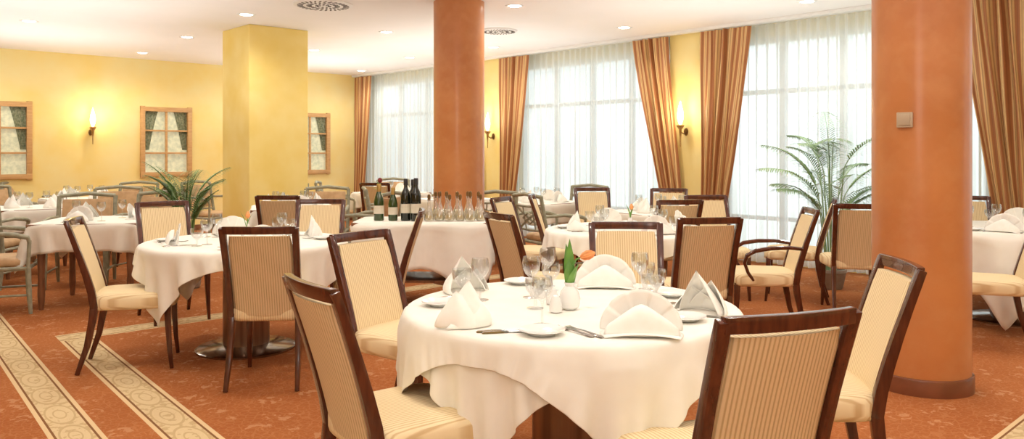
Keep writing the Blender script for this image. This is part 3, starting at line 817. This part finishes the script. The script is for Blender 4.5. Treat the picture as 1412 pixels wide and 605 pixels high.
NP.put(-.17, 2.76, Z, .5, 'white linen napkin folded into a pointed cone beside the knives')
NF.put(.42, 3.56, Z, -.1, 'white linen napkin standing as a wide rounded fan')
NF.put(.43, 2.63, Z, -.1, 'white linen napkin standing as a fan above forks')
NP.put(.71, 2.97, Z, 2.4)
NP.put(-.20, 3.42, Z, 3.6)
for x, y in [(.10, 2.62), (-.28, 3.12), (.62, 2.84), (.67, 3.32), (.04, 3.64)]: PL.put(x, y, Z)
for x, y in [(.105, 2.75), (.08, 3.28), (.16, 3.56), (-.13, 3.22), (.55, 3.40)]: WG.put(x, y, Z, 0, scale=1.0)
for x, y in [(.55, 3.12), (.60, 3.28), (-.21, 3.30), (.09, 3.05), (.17, 3.45), (.59, 3.48)]: GG.put(x, y, Z)
for x, y, r in [(-.12, 2.64, .22), (-.10, 2.625, .22), (.58, 2.96, -.4), (-.25, 2.98, 1.2)]: KN.put(x, y, Z, r)
for x, y, r in [(.265, 2.57, 2.2), (.295, 2.56, 2.15), (.55, 2.66, 2.0), (.78, 3.12, 2.9), (-.34, 3.25, .3)]: FK.put(x, y, Z, r)
VX, VY = .222, 3.04
root = empty('flower_vase'); info(root, 'small white china vase holding an orange tulip', 'vase')
b = MB(); b.lathe([(.022, 0), (.036, .01), (.042, .04), (.034, .068), (.017, .090), (.021, .104), (.015, .098), (.001, .06)], 24, capt=False); b.obj('body', china, parent=root)
root.location = (VX, VY, Z)
fl = empty('tulip'); info(fl, 'orange tulip with broad green leaves in the vase', 'flower'); fl.location = (VX, VY, Z)
TP = Vector((.040, -.01, .200))
b = MB(); b.tube([(0, 0, .062), (.002, 0, .12), (.010, -.003, .165), (.024, -.007, .192), TP], .0035); b.obj('stem', stemg, parent=fl)
b = MB()
for k in range(6):
    a = 2*pi*k/6; R = Matrix.Rotation(math.radians(72), 3, 'Y'); rows = []
    for t, r, w in ((0, .003, .005), (.2, .011, .010), (.5, .014, .013), (.8, .012, .009), (1, .004, .002)):
        row = []
        for s in (-1, 0, 1):
            p = Vector((r*math.cos(a)-s*w*math.sin(a), r*math.sin(a)+s*w*math.cos(a), t*.060)); row.append(TP+R @ p)
        rows.append(row)
    b.grid(rows)
b.obj('blossom', tulip, parent=fl)
def blade(b, base, az, ln, wd, lean):
    rows = []
    for i in range(8):
        t = i/7; r = lean*t*t; w = wd*math.sin(pi*min(1, .12+t*.88))
        c = Vector(base)+Vector((math.cos(az)*r, math.sin(az)*r, ln*t)); n = Vector((-math.sin(az), math.cos(az), 0))
        rows.append([c-n*w, c+Vector((math.cos(az), math.sin(az), 0))*w*.4, c+n*w])
    b.grid(rows)
b = MB(); blade(b, (0, 0, .06), 2.0, .19, .022, .03); blade(b, (0, 0, .06), -.9, .12, .020, .05); blade(b, (0, 0, .06), 1.5, .21, .020, .02); blade(b, (0, 0, .07), 4.5, .13, .020, .03)
b.obj('leaves', stemg, parent=fl)
b = MB(); b.lathe([(.016, 0), (.022, .004), (.022, .03), (.016, .048), (.012, .056), (.001, .060)], 20); o = b.obj('salt_shaker', china)
info(o, 'small white china salt shaker beside the vase', 'salt shaker', 'salt and pepper shakers'); SSK = Kind(o)
SSK.put(.165, 2.98, Z, scale=1.1); SSK.put(.16, 3.14, Z, scale=1.1)

def settings(cx, cy, n, ph, R=.46, z=ZL, full=True, fans=.4):
    rr = random.Random(int(cx*100)+n)
    for k in range(n):
        a = ph+2*pi*k/n; c, s = math.cos(a), math.sin(a)
        kind = NF if rr.random() < fans else NP
        kind.put(cx+R*c, cy+R*s, z, a-pi/2+pi+rr.uniform(-.3, .3))
        tx, ty = -s, c
        WG.put(cx+R*.62*c+tx*.14, cy+R*.62*s+ty*.14, z)
        if full:
            GG.put(cx+R*.78*c+tx*.2, cy+R*.78*s+ty*.2, z)
            PL.put(cx+R*1.05*c-tx*.21, cy+R*1.05*s-ty*.21, z)
            KN.put(cx+R*1.2*c+tx*.12, cy+R*1.2*s+ty*.12, z, a+pi); FK.put(cx+R*1.2*c-tx*.125, cy+R*1.2*s-ty*.125, z, a+pi)
settings(*T2, 4, .55); settings(*T5, 4, .3, fans=.6); settings(*T7, 4, .9, fans=.8)
settings(*T3, 3, .35, R=.27, full=False)
for i, (x, y, r) in enumerate(FT): settings(x, y, 4, r+.3, R=.28, full=False, fans=.35)
for tx, ty in (T2, T5):
    b = MB(); b.lathe([(.018, 0), (.03, .01), (.034, .035), (.014, .08), (.016, .09)], 20); o = b.obj('flower_vase', china); o.location = (tx, ty, ZL); info(o, 'small white china bud vase on the round table', 'vase')
    b = MB(); b.tube([(0, 0, .085), (.01, 0, .15)], .003); blade(b, (0, 0, .08), .5, .1, .012, .04); blade(b, (0, 0, .08), 3.5, .12, .012, .04)
    b.lathe([(.004, .15), (.016, .165), (.016, .18), (.006, .2)], 10, c=(.01, 0, 0), mat=1)
    o = b.obj('tulip', [stemg, tulip]); o.location = (tx, ty, ZL); info(o, 'small tulip with green leaves in a white vase', 'flower')

def bottle_kind(name, prof, body, cap, label, cat='bottle', grp=None, paper=True, capz=(.27, .32), cr=.0165):
    root = empty(name); info(root, label, cat, grp)
    b = MB(); b.lathe(prof, 24); b.obj('body', body, parent=root)
    b = MB(); b.lathe([(cr, capz[0]), (cr, capz[1]-.004), (cr*.85, capz[1])], 16); b.obj('capsule', cap, parent=root)
    if paper:
        b = MB(); b.lathe([(prof[1][0]+.0012, .06), (prof[1][0]+.0012, .13)], 24, capb=False, capt=False); b.obj('label', label_m, parent=root)
    return Kind(root)
wp = [(.034, 0), (.038, .006), (.038, .19), (.033, .215), (.017, .245), (.0145, .26), (.0145, .30)]
B1 = bottle_kind('wine_bottle', wp, darkglass, blackf, 'tall dark wine bottle with pale label', grp='wine bottles on the service table')
B2 = bottle_kind('champagne_bottle', [(.040, 0), (.044, .006), (.044, .16), (.036, .20), (.018, .25), (.015, .27), (.015, .30)], greenglass, goldf, 'green sparkling wine bottle with gold foil', grp='sparkling wine bottles', cr=.019, capz=(.23, .315))
B1.put(-.955, 7.10, ZL, scale=1.18); B1.put(-.86, 7.07, ZL, scale=1.2); B1.put(-.905, 7.22, ZL, scale=1.15)
B2.put(-1.20, 7.12, ZL, scale=1.05); B2.put(-1.07, 7.10, ZL, scale=.95)
root = empty('oil_carafe'); info(root, 'small clear glass cruet bottle with stopper, partly filled', 'cruet', 'glass cruets on the service table')
b = MB(); b.lathe([(.03, 0), (.040, .01), (.042, .03), (.030, .08), (.014, .13), (.011, .17), (.016, .19)], 20, capt=False); b.obj('body', cruetglass, parent=root)
b = MB(); b.lathe([(.028, .004), (.036, .010), (.0385, .03), (.033, .06), (.026, .085)], 20); b.obj('filling', oilglass, parent=root)
b = MB(); b.lathe([(.009, .175), (.012, .19), (.014, .205), (.012, .222), (.004, .23)], 14); b.obj('stopper', darkmetal, parent=root)
OC = Kind(root)
for i in range(6): OC.put(-.74+i*.092, 7.04+.03*(i % 2), ZL, scale=1.05+.12*(i % 3 == 1))
for i in range(5): OC.put(-.70+i*.098, 7.25+.02*(i % 2), ZL, scale=1.12)
root = empty('rose'); info(root, 'single red rose with leaves standing among the bottles', 'flower'); root.location = (-1.22, 7.3, ZL)
b = MB(); b.lathe([(.02, 0), (.024, .05), (.012, .10), (.014, .14)], 14); b.obj('vase', greenglass, parent=root)
b = MB(); b.tube([(0, 0, .1), (.005, 0, .34)], .0035); blade(b, (0, 0, .2), .2, .05, .022, .07); blade(b, (0, 0, .24), 3.0, .05, .022, .07); blade(b, (0, 0, .29), 4.4, .05, .02, .05); b.obj('stem', stemg, parent=root)
b = MB(); b.lathe([(.006, .33), (.018, .342), (.022, .36), (.018, .375), (.013, .368), (.009, .38), (.002, .375)], 14); b.obj('blossom', redp, parent=root)

# ------------------------------------------------------------------ plants
def palm(name, x, y, h0, n, ln, mat, label, seed, leaflet=.22, wd=.012, pot_r=.2, pot_h=.36, nl=22, arch=1.0, elr=(.9, 1.45)):
    rr = random.Random(seed); root = empty(name); root.location = (x, y, 0); info(root, label, 'plant')
    b = MB(); b.lathe([(pot_r*.7, 0), (pot_r*.8, .02), (pot_r, pot_h-.04), (pot_r*1.06, pot_h-.03), (pot_r*1.06, pot_h), (pot_r*.94, pot_h), (pot_r*.92, pot_h-.05)], 32, capt=False); b.obj('pot', potm, parent=root)
    b = MB(); b.lathe([(pot_r*.93, pot_h-.06), (.02, pot_h-.04)], 32); b.obj('soil', soil, parent=root)
    fb = MB(); sb = MB()
    for k in range(n):
        az = 2*pi*k/n*1.0+rr.uniform(-.4, .4); L = ln*rr.uniform(.7, 1.05); el = rr.uniform(*elr)
        p = Vector((math.cos(az)*pot_r*.3, math.sin(az)*pot_r*.3, pot_h-.05)); pts = [p.copy()]; steps = 14
        e = el; zs = h0*rr.uniform(.35, 1.0)
        pts.append(p+Vector((math.cos(az)*.10*zs, math.sin(az)*.10*zs, zs)))
        q = pts[-1].copy()
        for i in range(steps):
            e -= arch*rr.uniform(.09, .15)
            q = q+Vector((math.cos(az)*math.cos(e), math.sin(az)*math.cos(e), math.sin(e)))*L/steps; pts.append(q.copy())
        sb.tube(pts, [.007]+[.0055*(1-.8*i/len(pts)) for i in range(1, len(pts))], 5)
        m = len(pts)
        for i in range(nl):
            t = .12+.88*i/nl; f = 1+t*(m-2.001); a = int(f); w_ = f-a; c = pts[a].lerp(pts[min(a+1, m-1)], w_)
            tan = (pts[min(a+1, m-1)]-pts[a]).normalized()
            side0 = Vector((-math.sin(az), math.cos(az), 0)); ll = leaflet*math.sin(pi*min(1, .18+.75*t))*rr.uniform(.85, 1.1)
            for sg_ in (-1, 1):
                d = (side0*sg_*.8+tan*.65+Vector((0, 0, .15))).normalized(); nn = d.cross(Vector((0, 0, 1))).normalized()
                r1 = []
                for j, (tt, ww) in enumerate(((0, .4), (.35, 1), (.7, .75), (1, .05))):
                    cc = c+d*ll*tt+Vector((0, 0, -ll*.45*tt*tt)); r1.append([cc-nn*wd*ww, cc+nn*wd*ww])
                fb.grid(r1)
    sb.obj('stems', mat, parent=root); fb.obj('fronds', mat, parent=root); return root
palm('potted_palm', 3.20, 7.92, 1.12, 20, .86, greyg, 'tall feathery areca palm standing before the bright window', 4, arch=.78, leaflet=.27, wd=.010, nl=28, pot_h=.20, pot_r=.14, elr=(1.1, 1.52))
palm('potted_palm', -3.28, 7.95, .55, 32, .48, green, 'bushy green palm in a planter beside the yellow pillar', 12, leaflet=.17, wd=.008, nl=18, pot_h=.45, arch=.5, elr=(1.05, 1.52), pot_r=.17)

# ------------------------------------------------------------------ world, camera
w = bpy.data.worlds.new('World'); scene.world = w; w.use_nodes = True; nt = w.node_tree
bg = nt.nodes['Background']; tc = nt.nodes.new('ShaderNodeTexCoord'); s = sep(nt, tc.outputs['Generated'])
f = ramp(nt, s[2], -.10, .12); n = noise(nt, tc.outputs['Generated'], 5)
c = mixcol(nt, f, (.72, .79, .74), (.88, .93, .95)); c = mixcol(nt, math_(nt, 'MULTIPLY', ramp(nt, n, .42, .58), .55), c, (.42, .50, .46))
nt.links.new(c, bg.inputs[0]); bg.inputs[1].default_value = 2.9
cd = bpy.data.cameras.new('camera'); cd.sensor_width = 36; cd.lens = 36*1089/1412; cd.shift_y = -90.5/1412; cd.clip_start = .05
co = bpy.data.objects.new('camera', cd); C.objects.link(co); co.location = (0, 0, 1.35); co.rotation_euler = (pi/2, 0, 0)
scene.camera = co
